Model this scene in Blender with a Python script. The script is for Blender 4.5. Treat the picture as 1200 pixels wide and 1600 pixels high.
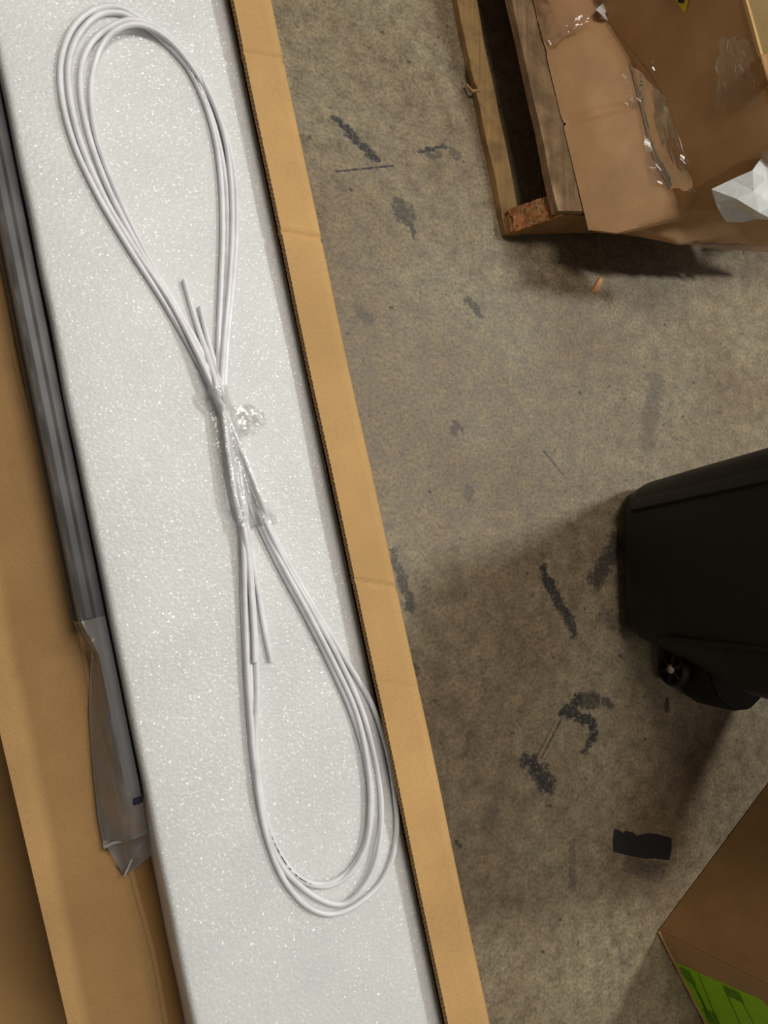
import bpy, bmesh, math, random
from mathutils import Vector, Matrix, noise
from mathutils.bvhtree import BVHTree
S = bpy.context.scene
C = S.collection
for o in list(bpy.data.objects): bpy.data.objects.remove(o)
random.seed(7)

# ---------------------------------------------------------------- camera
H, F = 1.45, 1200.0                       # camera height (m), focal length (px of a 1200x1600 frame)
NX, NY = 0.0, 940.0                       # where straight-down falls in the frame: sets the tilt
n_ = Vector(((NX-600)/F, -(NY-800)/F, 1)).normalized()
cr = Vector((math.sqrt(1-n_.x**2), 0, -n_.x))
uz = -n_.y; ux = -cr.z*uz/cr.x
cu = Vector((ux, math.sqrt(1-ux*ux-uz*uz), uz))
cf = -cr.cross(cu)
EYE = Vector((0, 0, H))
cam_d = bpy.data.cameras.new('camera'); cam = bpy.data.objects.new('camera', cam_d); C.objects.link(cam)
cam_d.sensor_fit = 'VERTICAL'; cam_d.sensor_height = 36; cam_d.lens = F/1600*36; cam_d.clip_start = .01
M = Matrix((cr, cu, -cf)).transposed().to_4x4(); M.translation = EYE
cam.matrix_world = M
S.camera = cam
# ---------------------------------------------------------------- world, lamps, exposure
w = bpy.data.worlds.new('world'); S.world = w; w.use_nodes = True
w.node_tree.nodes['Background'].inputs[0].default_value = (1, .97, .92, 1)
w.node_tree.nodes['Background'].inputs[1].default_value = .10
def lamp(name, loc, target, sx, sy, power, col=(1, .95, .87)):
    d = bpy.data.lights.new(name, 'AREA'); d.shape = 'RECTANGLE'; d.size = sx; d.size_y = sy; d.energy = power; d.color = col
    o = bpy.data.objects.new(name, d); C.objects.link(o); o.location = loc
    o.rotation_euler = (Vector(target)-Vector(loc)).to_track_quat('-Z', 'Y').to_euler()
lamp('ceiling_lamp', (3.75, 1.75, 5.4), (.9, .3, 0), .5, .3, 165, (.97, 1, .95))
lamp('ceiling_lamp', (.45, 1.6, 5.2), (.6, .6, 0), 1.6, .9, 98, (1, .92, .82))
lamp('ceiling_lamp', (3.0, -2.6, 5.0), (.8, -.2, 0), 1.6, .9, 26, (1, .90, .76))
S.view_settings.view_transform = 'Standard'; S.view_settings.look = 'None'
S.view_settings.gamma = 1; S.view_settings.use_curve_mapping = False
S.view_settings.exposure = -0.10

# ---------------------------------------------------------------- helpers
def ray(x, y): return (cr*((x-600)/F) - cu*((y-800)/F) + cf)
def P(x, y, z):
    d = ray(x, y); return EYE + d*((z-H)/d.z)
def Pplane(x, y, p0, nrm):
    d = ray(x, y); return EYE + d*((p0-EYE).dot(nrm)/d.dot(nrm))
def link(name, bm, mat, parent=None, smooth=False):
    me = bpy.data.meshes.new(name)
    bmesh.ops.recalc_face_normals(bm, faces=bm.faces)
    bm.to_mesh(me); bm.free()
    if smooth:
        for p in me.polygons: p.use_smooth = True
    o = bpy.data.objects.new(name, me); C.objects.link(o)
    if mat: me.materials.append(mat)
    if parent:
        o.parent = parent; o.matrix_parent_inverse = Matrix.Translation(-parent.location)
    return o
def tag(o, label, cat, group=None, kind=None):
    o['label'] = label; o['category'] = cat
    if group: o['group'] = group
    if kind: o['kind'] = kind
    return o
def thing(name, label, cat, loc):
    o = bpy.data.objects.new(name, None); C.objects.link(o); o.location = loc; o.empty_display_size = .05
    bpy.context.view_layer.update()
    return tag(o, label, cat)
def hexa(bm, pts, bevel=0.0, seg=1):
    """pts: 4 bottom then 4 top, same winding"""
    v = [bm.verts.new(p) for p in pts]
    fs = [(3, 2, 1, 0), (4, 5, 6, 7)] + [(i, (i+1) % 4, (i+1) % 4+4, i+4) for i in range(4)]
    f = [bm.faces.new([v[i] for i in q]) for q in fs]
    if bevel:
        es = {e for q in f for e in q.edges}
        bmesh.ops.bevel(bm, geom=list(es), offset=bevel, segments=seg, affect='EDGES', profile=.5)
def slab(bm, quad, z0, z1, bevel=0.0):
    hexa(bm, [Vector((p.x, p.y, z0)) for p in quad]+[Vector((p.x, p.y, z1)) for p in quad], bevel)
def grid(bm, rows, close=False):
    vs = [[bm.verts.new(p) for p in r] for r in rows]
    for a, b in zip(vs, vs[1:]):
        for i in range(len(a)-1): bm.faces.new((a[i], a[i+1], b[i+1], b[i]))
        if close: bm.faces.new((a[-1], a[0], b[0], b[-1]))
    return vs
def catmull(pts, per=10):
    out = []
    n = len(pts)
    for i in range(n-1):
        p0 = pts[max(i-1, 0)]; p1 = pts[i]; p2 = pts[i+1]; p3 = pts[min(i+2, n-1)]
        t0 = 0.; t1 = t0+max((p1-p0).length, 1e-6)**.5; t2 = t1+max((p2-p1).length, 1e-6)**.5; t3 = t2+max((p3-p2).length, 1e-6)**.5
        m1 = (p2-p1)*1.0; m2 = (p2-p1)*1.0
        if i > 0: m1 = ((p1-p0)/(t1-t0)-(p2-p0)/(t2-t0)+(p2-p1)/(t2-t1))*(t2-t1)
        if i < n-2: m2 = ((p2-p1)/(t2-t1)-(p3-p1)/(t3-t1)+(p3-p2)/(t3-t2))*(t2-t1)
        for k in range(per):
            t = k/per; a = t*t; b = a*t
            out.append(p1*(2*b-3*a+1)+m1*(b-2*a+t)+p2*(-2*b+3*a)+m2*(b-a))
    out.append(pts[-1].copy())
    return out
def tube(bm, path, r, seg=10, squash=1.0):
    rows = []
    for i, p in enumerate(path):
        t = (path[min(i+1, len(path)-1)]-path[max(i-1, 0)]).normalized()
        s = t.cross(Vector((0, 0, 1))).normalized(); u = s.cross(t)
        rows.append([p+(s*math.cos(a)+u*math.sin(a)*squash)*r for a in [2*math.pi*k/seg for k in range(seg)]])
    vs = grid(bm, rows, close=True)
    bm.faces.new(vs[0][::-1]); bm.faces.new(vs[-1])
# ---------------------------------------------------------------- materials
def mat(name):
    m = bpy.data.materials.new(name); m.use_nodes = True
    nt = m.node_tree; b = nt.nodes['Principled BSDF']
    return m, nt, b
def N(nt, t, **kw):
    n = nt.nodes.new(t)
    for k, v in kw.items():
        if k in n.inputs.keys(): n.inputs[k].default_value = v
        else: setattr(n, k, v)
    return n
def ramp(nt, fac, stops, interp='LINEAR'):
    r = nt.nodes.new('ShaderNodeValToRGB'); r.color_ramp.interpolation = interp
    e = r.color_ramp.elements
    while len(e) < len(stops): e.new(.5)
    for q, (p, c) in zip(e, stops): q.position = p; q.color = (*c, 1) if len(c) == 3 else c
    nt.links.new(fac, r.inputs[0]); return r.outputs[0]
def coords(nt, scale=(1, 1, 1), rot=(0, 0, 0)):
    t = nt.nodes.new('ShaderNodeTexCoord'); mp = N(nt, 'ShaderNodeMapping')
    mp.inputs['Scale'].default_value = scale; mp.inputs['Rotation'].default_value = rot
    nt.links.new(t.outputs['Object'], mp.inputs[0]); return mp.outputs[0]
def noise_n(nt, vec, scale, detail=4, rough=.6):
    n = N(nt, 'ShaderNodeTexNoise', Scale=scale, Detail=detail, Roughness=rough)
    nt.links.new(vec, n.inputs['Vector']); return n.outputs[0]
def bump(nt, b, h, strength, dist=.002):
    n = N(nt, 'ShaderNodeBump', Strength=strength, Distance=dist)
    nt.links.new(h, n.inputs['Height']); nt.links.new(n.outputs[0], b.inputs['Normal']); return n
def mulc(nt, a, b, fac=1.0, mode='MULTIPLY'):
    m = nt.nodes.new('ShaderNodeMix'); m.data_type = 'RGBA'; m.blend_type = mode
    if isinstance(fac, float): m.inputs[0].default_value = fac
    else: nt.links.new(fac, m.inputs[0])
    for s, v in ((6, a), (7, b)):
        if isinstance(v, tuple): m.inputs[s].default_value = (*v, 1)
        else: nt.links.new(v, m.inputs[s])
    return m.outputs[2]
def card(name, col, rough=.75, var=.12):
    m, nt, b = mat(name)
    v = coords(nt); n1 = noise_n(nt, v, 9, 3); n2 = noise_n(nt, coords(nt, (1, 1, 1)), 600, 2)
    lo = tuple(c*(1-var) for c in col); hi = tuple(min(1, c*(1+var)) for c in col)
    c1 = ramp(nt, n1, [(.3, lo), (.7, hi)])
    c2 = ramp(nt, n2, [(.25, (.86, .86, .86)), (.6, (1, 1, 1))])
    nt.links.new(mulc(nt, c1, c2), b.inputs['Base Color'])
    b.inputs['Roughness'].default_value = rough; b.inputs['Specular IOR Level'].default_value = .3
    bump(nt, b, n1, .25, .004)
    return m
CARD = card('kraft_cardboard', (.58, .345, .135))
CARD_SIDE = card('side_cardboard', (.54, .32, .13))
CARD_IN = card('inner_cardboard', (.47, .25, .085))
CARD_LOW = card('brown_cardboard', (.48, .28, .105))
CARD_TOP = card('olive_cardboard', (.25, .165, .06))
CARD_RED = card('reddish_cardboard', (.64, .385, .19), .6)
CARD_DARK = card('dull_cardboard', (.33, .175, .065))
FLUTE = card('flute_paper', (.46, .29, .14))
def plain(name, col, rough=.5, metal=0.0, spec=.5):
    m, nt, b = mat(name)
    v = noise_n(nt, coords(nt), 60, 3)
    nt.links.new(ramp(nt, v, [(.3, tuple(c*.9 for c in col)), (.7, tuple(min(1, c*1.08) for c in col))]), b.inputs['Base Color'])
    b.inputs['Roughness'].default_value = rough; b.inputs['Metallic'].default_value = metal; b.inputs['Specular IOR Level'].default_value = spec
    return m
CABLE = plain('white_cable_sheath', (.84, .83, .86), .35)
RAIL = plain('dark_grey_metal', (.045, .050, .064), .42)
RAILCAP = plain('dark_blue_cap', (.02, .025, .06), .3)
BLACK = plain('black_plastic', (.012, .011, .010), .5, 0, .3)
TYRE = plain('black_rubber', (.010, .010, .010), .6)
SPOKE = plain('dark_grey_plastic', (.030, .029, .028), .5)
CHROME = plain('polished_metal', (.75, .75, .72), .18, 1.0)
TAPE_B = plain('black_tape_residue', (.012, .012, .014), .55)
PAPER = plain('white_film', (.86, .86, .84), .35)
GREEN = plain('fluorescent_green_paper', (.45, .97, .002), .4)
GREEN_INK = plain('dark_green_print', (.12, .36, .004), .45)
YELLOW = plain('yellow_label_paper', (.80, .66, .01), .4)
INK = plain('black_ink', (.01, .01, .01), .5)
def foam_mat():
    m, nt, b = mat('white_foam')
    v = coords(nt)
    n1 = noise_n(nt, v, 14, 3)
    vo = N(nt, 'ShaderNodeTexVoronoi', Scale=330.0); nt.links.new(v, vo.inputs['Vector'])
    vo2 = N(nt, 'ShaderNodeTexVoronoi', Scale=900.0); nt.links.new(v, vo2.inputs['Vector'])
    nt.links.new(ramp(nt, n1, [(.3, (.73, .74, .74)), (.7, (.80, .805, .80))]), b.inputs['Base Color'])
    # tilted shiny cell walls: per-cell random normal
    rgb = N(nt, 'ShaderNodeVectorMath', operation='SUBTRACT'); nt.links.new(vo2.outputs['Color'], rgb.inputs[0]); rgb.inputs[1].default_value = (.5, .5, .5)
    sc = N(nt, 'ShaderNodeVectorMath', operation='SCALE'); nt.links.new(rgb.outputs[0], sc.inputs[0]); sc.inputs['Scale'].default_value = 1.0
    ge = nt.nodes.new('ShaderNodeNewGeometry')
    ad = N(nt, 'ShaderNodeVectorMath', operation='ADD'); nt.links.new(ge.outputs['Normal'], ad.inputs[0]); nt.links.new(sc.outputs[0], ad.inputs[1])
    no = N(nt, 'ShaderNodeVectorMath', operation='NORMALIZE'); nt.links.new(ad.outputs[0], no.inputs[0])
    bp = N(nt, 'ShaderNodeBump', Strength=.4, Distance=.001); nt.links.new(vo.outputs['Distance'], bp.inputs['Height'])
    nt.links.new(bp.outputs[0], b.inputs['Normal'])
    b.inputs['Roughness'].default_value = .5
    b.inputs['Coat Weight'].default_value = .7; b.inputs['Coat Roughness'].default_value = .27
    b.inputs['Subsurface Weight'].default_value = .6; b.inputs['Subsurface Radius'].default_value = (1, 1, 1); b.inputs['Subsurface Scale'].default_value = .015
    nt.links.new(no.outputs[0], b.inputs['Coat Normal'])
    return m
FOAM = foam_mat()
def wood(name, c1, c2, axis_rot=0.0, dirt=.5):
    m, nt, b = mat(name)
    v = coords(nt, (60, 3, 60), (0, 0, axis_rot))
    n1 = noise_n(nt, v, 1.6, 5); n2 = noise_n(nt, coords(nt), 16, 4)
    c = ramp(nt, n1, [(.3, c1), (.65, c2)])
    d = ramp(nt, n2, [(.36, (1-dirt, 1-dirt, 1-dirt)), (.55, (1, 1, 1))])
    nt.links.new(mulc(nt, c, d), b.inputs['Base Color']); b.inputs['Roughness'].default_value = .75
    bump(nt, b, n1, .5, .002)
    return m
def film(name, tint=(.9, .9, .9), milky=.06, scale=28, strength=1.0, dist=.006, rough=.08, ior=1.5):
    m, nt, b = mat(name); nt.nodes.remove(b)
    out = nt.nodes['Material Output']
    v = coords(nt); h = noise_n(nt, v, scale, 1.5, .5)
    bp = N(nt, 'ShaderNodeBump', Strength=strength, Distance=dist); nt.links.new(h, bp.inputs['Height'])
    tr = N(nt, 'ShaderNodeBsdfTransparent'); tr.inputs[0].default_value = (*tint, 1)
    df = N(nt, 'ShaderNodeBsdfDiffuse'); df.inputs[0].default_value = (.8, .8, .8, 1)
    gl = N(nt, 'ShaderNodeBsdfGlossy', Roughness=rough); nt.links.new(bp.outputs[0], gl.inputs['Normal'])
    fr = N(nt, 'ShaderNodeFresnel', IOR=ior); nt.links.new(bp.outputs[0], fr.inputs['Normal'])
    m1 = nt.nodes.new('ShaderNodeMixShader'); m1.inputs[0].default_value = milky
    nt.links.new(tr.outputs[0], m1.inputs[1]); nt.links.new(df.outputs[0], m1.inputs[2])
    m2 = nt.nodes.new('ShaderNodeMixShader'); nt.links.new(fr.outputs[0], m2.inputs[0])
    nt.links.new(m1.outputs[0], m2.inputs[1]); nt.links.new(gl.outputs[0], m2.inputs[2])
    nt.links.new(m2.outputs[0], out.inputs[0])
    return m
BAG = film('clear_bag_film', (.93, .92, .92), .25, 70, .9, .0020, .13, 1.4)
SLEEVE = film('tight_bag_film', (.93, .92, .92), .07, 50, .5, .0007, .36, 1.25)
SEAM = film('bag_seam_film', (.95, .95, .95), .6, 60, .8, .003, .15)
TAPE = film('clear_tape_film', (.955, .955, .94), .26, 260, 1.0, .0007, .16)
GLINT_FILM = film('glint_film', (.95, .95, .95), .05, 90, .2, .0005, .12)
TAPE2 = film('flat_tape_film', (.985, .985, .98), .02, 120, 1.0, .0008)
WRAP = film('stretch_wrap_film', (.93, .91, .89), .04, 40, 1.0, .0004)

# ---------------------------------------------------------------- floor
SCUFFS_AND_BAND = [  # x0,y0,x1,y1,half width in photo px, darkness; scuffs plus one wide faint dark band
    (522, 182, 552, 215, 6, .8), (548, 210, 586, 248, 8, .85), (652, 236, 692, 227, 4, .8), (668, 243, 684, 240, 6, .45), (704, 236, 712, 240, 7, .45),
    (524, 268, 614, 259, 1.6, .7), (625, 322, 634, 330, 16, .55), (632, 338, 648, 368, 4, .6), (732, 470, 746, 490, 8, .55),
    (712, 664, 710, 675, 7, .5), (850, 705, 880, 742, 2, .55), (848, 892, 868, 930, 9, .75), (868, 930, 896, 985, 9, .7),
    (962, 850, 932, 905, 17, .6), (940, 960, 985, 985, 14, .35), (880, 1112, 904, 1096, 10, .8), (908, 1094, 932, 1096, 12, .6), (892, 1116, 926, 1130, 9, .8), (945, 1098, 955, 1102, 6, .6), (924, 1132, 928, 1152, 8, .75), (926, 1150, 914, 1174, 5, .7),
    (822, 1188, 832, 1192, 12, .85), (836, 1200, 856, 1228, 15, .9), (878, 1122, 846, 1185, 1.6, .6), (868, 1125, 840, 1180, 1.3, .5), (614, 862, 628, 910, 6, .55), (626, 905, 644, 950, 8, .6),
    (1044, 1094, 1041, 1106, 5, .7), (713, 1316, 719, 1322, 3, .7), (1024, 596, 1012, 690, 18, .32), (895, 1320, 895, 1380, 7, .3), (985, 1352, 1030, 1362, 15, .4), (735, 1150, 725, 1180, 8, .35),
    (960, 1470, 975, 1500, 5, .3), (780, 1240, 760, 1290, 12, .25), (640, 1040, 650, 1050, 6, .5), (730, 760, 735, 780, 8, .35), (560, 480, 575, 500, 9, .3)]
def scuff_band_group():
    g = bpy.data.node_groups.new('scuff_band_mask', 'ShaderNodeTree')
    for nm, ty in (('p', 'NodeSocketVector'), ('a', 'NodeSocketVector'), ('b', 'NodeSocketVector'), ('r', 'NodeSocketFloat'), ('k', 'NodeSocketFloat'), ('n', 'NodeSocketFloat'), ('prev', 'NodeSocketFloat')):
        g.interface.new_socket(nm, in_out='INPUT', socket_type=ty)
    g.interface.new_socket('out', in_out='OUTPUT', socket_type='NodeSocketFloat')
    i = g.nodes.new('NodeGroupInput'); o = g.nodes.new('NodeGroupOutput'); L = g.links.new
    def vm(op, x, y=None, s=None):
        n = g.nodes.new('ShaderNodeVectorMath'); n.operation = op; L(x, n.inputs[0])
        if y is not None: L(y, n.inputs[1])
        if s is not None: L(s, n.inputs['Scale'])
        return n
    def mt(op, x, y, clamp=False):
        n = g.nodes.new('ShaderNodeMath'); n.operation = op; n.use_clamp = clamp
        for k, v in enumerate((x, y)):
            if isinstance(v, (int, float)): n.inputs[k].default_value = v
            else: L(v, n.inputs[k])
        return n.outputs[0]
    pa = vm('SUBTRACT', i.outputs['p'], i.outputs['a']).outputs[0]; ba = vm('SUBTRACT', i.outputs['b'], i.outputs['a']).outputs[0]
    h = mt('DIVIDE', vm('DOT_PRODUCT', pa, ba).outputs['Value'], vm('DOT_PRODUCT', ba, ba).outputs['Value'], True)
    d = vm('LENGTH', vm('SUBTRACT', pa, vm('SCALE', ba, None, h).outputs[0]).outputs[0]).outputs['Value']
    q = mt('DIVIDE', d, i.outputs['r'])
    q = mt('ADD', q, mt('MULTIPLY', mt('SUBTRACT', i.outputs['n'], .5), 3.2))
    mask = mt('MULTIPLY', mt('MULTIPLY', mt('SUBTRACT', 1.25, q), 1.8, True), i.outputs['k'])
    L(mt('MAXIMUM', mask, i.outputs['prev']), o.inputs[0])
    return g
def floor_mat():
    m, nt, b = mat('stained_concrete')
    v = coords(nt)
    big = noise_n(nt, v, 2.2, 4, .55); mid = noise_n(nt, v, 24, 6, .7); fine = noise_n(nt, v, 120, 5, .8)
    c = ramp(nt, big, [(.36, (.200, .146, .088)), (.52, (.240, .187, .119)), (.64, (.258, .216, .142))])
    c = mulc(nt, c, ramp(nt, mid, [(.30, (.62, .58, .54)), (.48, (.97, .96, .95)), (.68, (1.36, 1.35, 1.30))]))
    c = mulc(nt, c, ramp(nt, fine, [(.30, (.42, .41, .41)), (.48, (1, 1, 1)), (.68, (1.55, 1.52, 1.46))]))
    spk = noise_n(nt, v, 40, 2, .5)
    c = mulc(nt, c, ramp(nt, spk, [(.24, (.3, .3, .3)), (.32, (1, 1, 1))]))
    sn = noise_n(nt, v, 75, 5, .75)
    dn = N(nt, 'ShaderNodeTexNoise', Scale=28.0, Detail=4.0, Roughness=.65); nt.links.new(v, dn.inputs['Vector'])
    d1 = N(nt, 'ShaderNodeVectorMath', operation='SUBTRACT'); nt.links.new(dn.outputs['Color'], d1.inputs[0]); d1.inputs[1].default_value = (.5, .5, .5)
    d2 = N(nt, 'ShaderNodeVectorMath', operation='MULTIPLY'); nt.links.new(d1.outputs[0], d2.inputs[0]); d2.inputs[1].default_value = (.045, .045, 0)
    d3 = N(nt, 'ShaderNodeVectorMath', operation='ADD'); nt.links.new(v, d3.inputs[0]); nt.links.new(d2.outputs[0], d3.inputs[1])
    g = scuff_band_group(); prev = None
    for (x0, y0, x1, y1, r, k) in SCUFFS_AND_BAND:
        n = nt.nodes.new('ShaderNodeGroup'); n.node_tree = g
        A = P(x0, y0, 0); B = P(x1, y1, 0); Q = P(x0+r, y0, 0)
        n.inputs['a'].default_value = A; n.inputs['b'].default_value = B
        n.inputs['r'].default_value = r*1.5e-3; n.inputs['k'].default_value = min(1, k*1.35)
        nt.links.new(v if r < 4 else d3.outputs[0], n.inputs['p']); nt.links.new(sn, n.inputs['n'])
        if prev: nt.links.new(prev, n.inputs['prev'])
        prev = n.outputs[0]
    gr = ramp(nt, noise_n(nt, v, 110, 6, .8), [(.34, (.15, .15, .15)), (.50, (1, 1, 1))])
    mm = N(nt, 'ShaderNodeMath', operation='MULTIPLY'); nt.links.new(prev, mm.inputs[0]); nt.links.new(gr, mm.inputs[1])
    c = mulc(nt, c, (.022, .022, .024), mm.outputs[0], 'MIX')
    nt.links.new(c, b.inputs['Base Color'])
    rr = ramp(nt, mid, [(.3, (.42, .42, .42)), (.7, (.62, .62, .62))]); nt.links.new(rr, b.inputs['Roughness'])
    b.inputs['Specular IOR Level'].default_value = .5
    bump(nt, b, fine, .35, .002)
    return m
bm = bmesh.new()
slab(bm, [Vector((-4, -4, 0)), Vector((5, -4, 0)), Vector((5, 5, 0)), Vector((-4, 5, 0))], -.1, 0)
fl = link('floor', bm, floor_mat()); fl['kind'] = 'structure'; fl['label'] = 'stained brown grey concrete floor with black scuff marks and one faint dark band'

# ---------------------------------------------------------------- long cartons with the foam
ZF = .85; ZB = .778                       # foam top, floor of the open carton
def edge(a, b, y0, y1, z):
    """points on the straight edge through photo points a and b, at photo rows y0 and y1, on level z"""
    f = lambda y: P(a[0]+(b[0]-a[0])*(y-a[1])/(b[1]-a[1]), y, z)
    return f(y0), f(y1)
Y0, Y1 = -150, 1860
fo0, fo1 = edge((431, 38), (766, 1600), Y0, Y1, .862)     # outer edge of the right flap
fi0, fi1 = edge((362, 0), (698, 1597), Y0, Y1, .862)      # its cut edge
fl0, fl1 = edge((61, 400), (297, 1575), Y0, Y1, ZF)       # left edge of the foam
cr0, cr1 = edge((58, 700), (262, 1600), Y0, Y1, ZB)       # crease of the left panel
pe0, pe1 = edge((0, 1150), (105, 1600), Y0, Y1, ZB)       # its free edge
U = (fo1-fo0).normalized(); U.z = 0; U.normalize()        # along the carton (towards the bottom of the photo)
W = Vector((-U.y, U.x, 0))                                # across, towards +X
if W.x < 0: W = -W
def wv(v): return Vector((v.x, v.y, 0))
box = thing('open_carton', 'long open brown carton holding the white foam slab, its side laid flat', 'carton', tuple(wv((fo0+fo1)/2)*1+Vector((0, 0, ZB-.004))))
bm = bmesh.new(); slab(bm, [wv(cr0), wv(cr1), wv(fo1), wv(fo0)], ZB-.004, ZB); link('base_panel', bm, CARD_IN, box)
# left panel laid flat, slightly drooping and creased across
def panel_z(u, t):
    z = ZB-.004*t - .010*t*t
    for c, a in ((.577, .0020), (.36, .0015)):
        z -= a*math.exp(-((u-c-.03*t)/.0045)**2)
    return z + .0012*math.sin(u*9)*t
bm = bmesh.new(); rows = []; NU = 220
for k in range(NU+1):
    u = k/NU; a = cr0.lerp(cr1, u)-W*.0005; b = pe0.lerp(pe1, u)
    rows.append([Vector((*a.lerp(b, t).xy, panel_z(u, t))) for t in (0, .04, .15, .3, .5, .7, .9, 1)])
vs = grid(bm, rows)
r = bmesh.ops.extrude_face_region(bm, geom=bm.faces[:])
for v in r['geom']:
    if isinstance(v, bmesh.types.BMVert): v.co.z -= .004
link('side_panel', bm, CARD_SIDE, box, True)['label'] = 'long cardboard side laid flat left of the foam'
# raised fold of the crease
bm = bmesh.new()
tube(bm, [cr0.lerp(cr1, k/60)+Vector((0, 0, .0005))+W*.0012*math.sin(k*.8) for k in range(61)], .0022, 8, .5); link('fold_crease', bm, CARD, box, True)
# right wall, end walls
bm = bmesh.new(); slab(bm, [wv(fo0)-W*.006, wv(fo1)-W*.006, wv(fo1)-W*.001, wv(fo0)-W*.001], ZB-.004, .8565); link('side_wall', bm, CARD, box)
for e0, e1, s in ((fl0+W*.02, fo0, -1), (fl1+W*.02, fo1, 1)):
    bm = bmesh.new(); slab(bm, [wv(e0)+U*s*.006, wv(e1)+U*s*.006-W*.007, wv(e1)-W*.007+U*s*.002, wv(e0)+U*s*.002], ZB, .85); link('end_wall', bm, CARD, box)
# right flap: two liners with the fluting between them; scored across at four places
def at_row(y): return (y-Y0)/(Y1-Y0)
SC = [(at_row(88), .0020), (at_row(370), .0021), (at_row(915), .0013), (at_row(1072), .0004)]
def flap_z(u, t):
    z = .8645 + .0010*math.sin(u*11+1) + .0006*math.sin(u*31)
    for c, a in SC: z -= a*math.exp(-((u-c-.006*t)/.0019)**2)
    return z - .003*max(0, t-.93)/.07
fl = thing('flap_holder', '', '', (0, 0, 0)); bpy.data.objects.remove(fl)
for nm, dz0, dz1 in (('flap_liner', 0, -.0006), ('flap_liner', -.0062, -.0068)):
    bm = bmesh.new(); rows = []
    for k in range(1001):
        u = k/1000; a = fi0.lerp(fi1, u)+W*.0004*noise.noise(Vector((k*.4, 1, 0))); b = fo0.lerp(fo1, u)
        rows.append([Vector((*a.lerp(b, t).xy, flap_z(u, t)+dz0)) for t in (0, .25, .5, .75, .93, 1)])
    grid(bm, rows)
    r = bmesh.ops.extrude_face_region(bm, geom=bm.faces[:])
    for v in r['geom']:
        if isinstance(v, bmesh.types.BMVert): v.co.z += dz1-dz0
    link(nm, bm, CARD, box, True)
bm = bmesh.new(); L = (fi1-fi0).length; nf = int(L/.0040); rows = []
for k in range(nf*6+1):
    u = k/(nf*6); a = fi0.lerp(fi1, u)
    z = flap_z(u, 0)-.0034+.0025*math.sin(k/6*2*math.pi)
    rows.append([Vector((*(a+W*d).xy, z)) for d in (-.0003, .012)])
grid(bm, rows); o = link('corrugated_edge', bm, FLUTE, box, True); o['kind'] = 'stuff'
sm = o.modifiers.new('thickness', 'SOLIDIFY'); sm.thickness = .0009; sm.offset = 0

# foam slab
FR = .002
prof = []
ZT = ZF; zb = ZB+.0005
fr0, fr1 = fi0+W*.0075, fi1+W*.0075       # its right side lies under the flap
def arc(cx, cz, r, a0, a1, n): return [(cx+r*math.cos(a0+(a1-a0)*k/n), cz+r*math.sin(a0+(a1-a0)*k/n)) for k in range(n+1)]
bm = bmesh.new(); rows = []
for k in range(121):
    u = k/120; a = wv(fl0.lerp(fl1, u)); b = wv(fr0.lerp(fr1, u)); wd = (b-a).length
    wob = .0012*noise.noise(Vector((u*14, 3, 0)))
    D = (b-a)/wd; pr = [(0.002, zb), (.0005, ZF-.04), (0, ZF-.006)] + arc(.005, ZF-.005, .005, math.pi, math.pi/2, 5) + [(.03, ZF), (wd*.5, ZF), (wd-.04, ZF)] + arc(wd-.016, ZF-.016, .016, math.pi/2, 0.15, 7) + [(wd-.001, zb)]
    rows.append([a+D*(x+(wob if x < .02 else 0))+Vector((0, 0, z)) for x, z in pr])
vs = grid(bm, rows, close=True); bm.faces.new(vs[0]); bm.faces.new(vs[-1][::-1])
tag(link('foam_slab', bm, FOAM, None, True), 'long white foam slab in the open carton, under the coiled cable', 'foam')
# cartons below
bm = bmesh.new()
def cardbox(root, q, z0, z1, m, one=False, names=('side_panel', 'side_panel', 'side_panel', 'side_panel')):
    th = .004; n = len(q); c = sum(q, Vector())/4
    for i in range(4):
        a, b = q[i], q[(i+1) % 4]; e = (b-a).normalized(); nn = Vector((-e.y, e.x, 0))
        if (c-a).dot(nn) < 0: nn = -nn
        bm = bmesh.new(); slab(bm, [a+e*th*(i % 2), b-e*th*(i % 2), b-e*th*(i % 2)+nn*th, a+e*th*(i % 2)+nn*th], z0, z1-th*1.05); link(names[i], bm, m, root)
    bm = bmesh.new(); slab(bm, [a+(c-a)*.012 for a in q], z0+.0005, z0+th); link('bottom_panel', bm, m, root)
    if one:
        bm = bmesh.new(); slab(bm, q, z1-th, z1); link('top_panel', bm, m, root); return
    mids = [(q[0]+q[1])/2*1, (q[2]+q[3])/2]
    # two top flaps meeting along the long middle line
    l0 = (q[0]+q[3])/2; l1 = (q[1]+q[2])/2; d = (q[3]-q[0]).normalized()*.0008
    bm = bmesh.new(); slab(bm, [q[0], q[1], l1-d, l0-d], z1-th, z1); link('top_flap', bm, m, root)
    bm = bmesh.new(); slab(bm, [l0+d, l1+d, q[2], q[3]], z1-th, z1); link('top_flap', bm, m, root)
q = [wv(fl0)+W*.03, wv(fl1)+W*.03, wv(fo1)-W*.02, wv(fo0)-W*.02]
mid = thing('long_carton', 'long closed carton directly under the open carton with the foam', 'carton', tuple(sum(q, Vector())/4+Vector((0, 0, .601))))
cardbox(mid, q, .601, ZB-.0045, CARD)
q = [wv(pe0)-W*.28, wv(pe1)-W*.28, wv(fo1)-W*.09, wv(fo0)-W*.09]
low = thing('wide_carton', 'wide dull brown carton at the bottom of the stack, at the far left edge', 'carton', tuple(sum(q, Vector())/4))
cardbox(low, q, .0, .60, CARD_LOW, True)

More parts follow.
